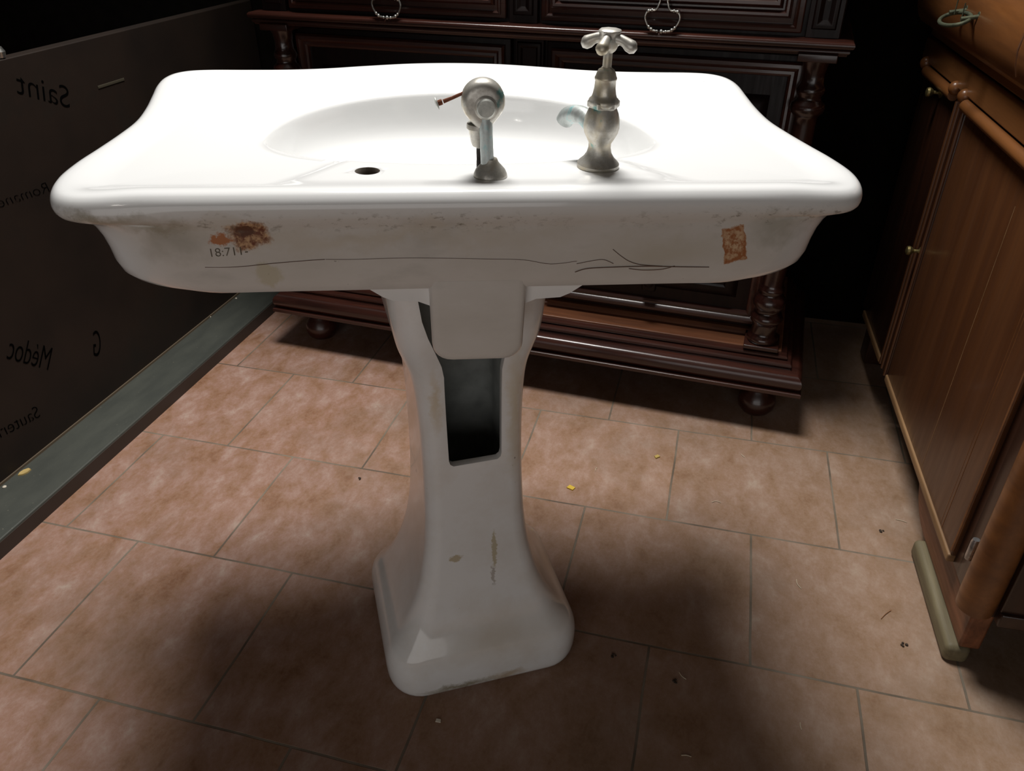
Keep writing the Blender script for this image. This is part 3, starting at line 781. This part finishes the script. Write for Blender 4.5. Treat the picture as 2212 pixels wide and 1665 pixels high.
wtext('Romanée', 1.270, .520, 1.12, .532, .030, .2)
wtext('G', 1.262, .140, 1.238, .150, .085, .1)
q = MB(); q.rbox(.0, .0012, bq(1.475), bq(1.56), .675, .681, .0005); build('pale_scuff', q, simple('scuffed_board', (.036,.029,.014), .8), bd)
# brass catch just beyond the board top
kb = MB(); kb.lathe([(.006,0),(.010,.002),(.012,.012),(.008,.020),(.003,.022)], (-1.30,1.262,.772), (0,0,1), seg=18)
tag(build('metal_catch', kb, silver), 'tiny shiny metal catch on the top edge of the dark board', 'catch')

# ------------------------------------------------------------------ litter
def chip(name, pts, z, th, loc, rz, mat, label, cat, group=None):
    q = MB(); q.quadring([[(x, y, 0) for x, y in pts], [(x*.96, y*.96, th) for x, y in pts]], True, True, True)
    o = build(name, q, mat); o.location = (loc[0], loc[1], z); o.rotation_euler = (0,0,rz); tag(o, label, cat, group); return o
yel = simple('yellow_plastic', (.62,.42,.04), .5); yel2 = simple('mustard_scrap', (.42,.30,.08), .6)
pale = simple('pale_chip', (.62,.56,.46), .7); straw_m = simple('pale_straw', (.55,.47,.34), .7); crumb_m = simple('dark_crumb', (.045,.03,.02), .9, 0, .4)
leaf_m = simple('dry_leaf_yellow', (.50,.36,.13), .7, 0, .3); brownst = simple('brown_splinter', (.22,.10,.04), .8)
chip('plastic_chip', [(-.008,-.005),(.007,-.006),(.008,.004),(-.006,.006)], .0, .0025, (-.195,1.237), -.3, yel, 'bright yellow chip lying on the tiles right of the pedestal', 'chip')
chip('plastic_chip', [(-.006,-.005),(.006,-.004),(.005,.004),(-.005,.003)], .0, .003, (-.035,1.385), .7, yel2, 'small dark mustard chip on the tiles nearer the sideboard', 'chip')
chip('paint_flake', [(-.004,-.002),(.004,-.003),(.004,.002),(-.003,.003)], .0, .0015, (-.285,.665), .2, pale, 'tiny white flake on the tiles in front of the pedestal base', 'flake')
chip('dry_leaf', [(-.013,-.001),(-.006,-.007),(.004,-.008),(.013,-.003),(.012,.004),(.003,.007),(-.006,.005)], .035, .003, (-1.274,.965), 1.2, leaf_m, 'yellowed dry leaf lying on the grey-green plinth', 'leaf')
for (x, y), r, lb in (((-1.277,.917),.0040,'white speck on the plinth, nearest and largest of them'), ((-1.280,1.78),.0030,'white speck on the plinth near its far end'), ((-1.288,1.66),.0026,'white speck at the foot of the dark board below the washbasin edge')):
    q = MB(); q.ball((0,0,0), r, 10, (1,1,.6)); o = build('paint_speck', q, pale); o.location = (x, y, .036); tag(o, lb, 'speck')
def crumb(loc, s, label):
    q = MB()
    for k in range(5):
        a = random.random()*6.28; q.ball((math.cos(a)*s*.7, math.sin(a)*s*.7, s*.3), s*(.35+.3*random.random()), 8, (1,.8,.6))
    o = build('crumb', q, crumb_m); o.location = (*loc, 0); tag(o, label, 'crumb')
crumb((.405,.985), .0055, 'dark crumb on the tiles beside the cabinet foot')
crumb((.405,1.26), .0045, 'dark crumb on the tiles beyond the cabinet foot')
crumb((-.627,1.155), .004, 'dark crumb on the tiles left of the pedestal')
crumb((-.05,.845), .0045, 'dark crumb on a grout line right of the pedestal base')
crumb((.05,.822), .0040, 'dark crumb on a grout line in front of the cabinet')
def straw(loc, L, rz, bend, mat, label, cat='straw'):
    q = MB(); P = [(-L/2, 0, .001), (0, bend, .0015), (L/2, 0, .001)]; P = catmull(P, 4, False)
    q.tube(P, [.0006]*len(P), 6); o = build('straw', q, mat); o.location = (*loc, 0); o.rotation_euler = (0,0,rz); tag(o, label, cat)
def straws(): pass
straw((.245,1.08), .022, 1.9, .003, straw_m, 'pale curved straw on the tiles between pedestal and cabinet')
straw((.385,1.045), .030, .9, .001, brownst, 'brown splinter on the tiles beside the cabinet foot', 'splinter')
straw((.095,1.265), .018, .2, .004, straw_m, 'pale hooked straw on the tiles right of the yellow chip')
straw((.145,1.435), .012, 2.2, .001, straw_m, 'short pale straw on the tiles below the sideboard corner')
straw((.445,1.30), .020, -.2, .001, straw_m, 'pale straw on the tiles close to the far end of the cabinet foot')
straw((-.155,1.31), .011, 1.5, .001, straw_m, 'short pale straw on the tiles above the bright yellow chip')
straw((.06,.835), .016, 2.4, .002, straw_m, 'pale straw across the grout line in front of the washbasin')
straw((.235,.79), .012, 1.7, .001, straw_m, 'short pale straw on the nearest tile at lower right')
straw((.075,.70), .014, .1, .001, straw_m, 'thin pale straw on the nearest tiles, below the pedestal')

# ------------------------------------------------------------------ lights
def point(name, loc, power, radius, col):
    l = bpy.data.lights.new(name, 'POINT'); l.energy = power; l.shadow_soft_size = radius; l.color = col
    o = bpy.data.objects.new(name, l); COL.objects.link(o); o.location = loc; return o
sl = bpy.data.lights.new('shaded_lamp', 'SPOT'); sl.energy = 365; sl.shadow_soft_size = .42; sl.color = (1.0, .975, .94); sl.spot_size = rad(98); sl.spot_blend = 1
so = bpy.data.objects.new('shaded_lamp', sl); COL.objects.link(so); so.location = (-.46, 1.58, 2.80); so.rotation_euler = (rad(-4), 0, 0)
def area(name, loc, target, size, power, col, sy=None):
    l = bpy.data.lights.new(name, 'AREA'); l.energy = power; l.size = size; l.color = col
    if sy: l.shape = 'RECTANGLE'; l.size_y = sy
    o = bpy.data.objects.new(name, l); COL.objects.link(o); o.location = loc
    o.rotation_euler = (Vector(target)-Vector(loc)).to_track_quat('-Z', 'Y').to_euler(); return o
area('added_fill_behind', (-.05, -1.95, .90), (-.27, .9, .42), 2.8, 15, (1.0, .965, .94), 1.4)  # added fill to brighten apron and pedestal, no known source there
point('far_lamp', (-.95, -1.5, 2.1), 1.6, .018, (1.0, .95, .88)); point('far_lamp', (-.86, -1.5, 2.02), 1.2, .014, (1.0, .95, .88))
wd = bpy.data.worlds.new('World'); C.world = wd; wd.use_nodes = True
wd.node_tree.nodes['Background'].inputs[0].default_value = (.6,.55,.5,1); wd.node_tree.nodes['Background'].inputs[1].default_value = .02

# ------------------------------------------------------------------ camera
cd = bpy.data.cameras.new('camera'); cam = bpy.data.objects.new('camera', cd); COL.objects.link(cam)
cd.sensor_width = 36; cd.lens = 1703/2212*36; cd.clip_start = .02
cam.location = (0,0,1.05); cam.rotation_euler = (rad(90-32.7), 0, rad(14.5))
C.camera = cam
C.view_settings.view_transform = 'Standard'; C.view_settings.look = 'None'; C.view_settings.exposure = 0; C.view_settings.gamma = 1
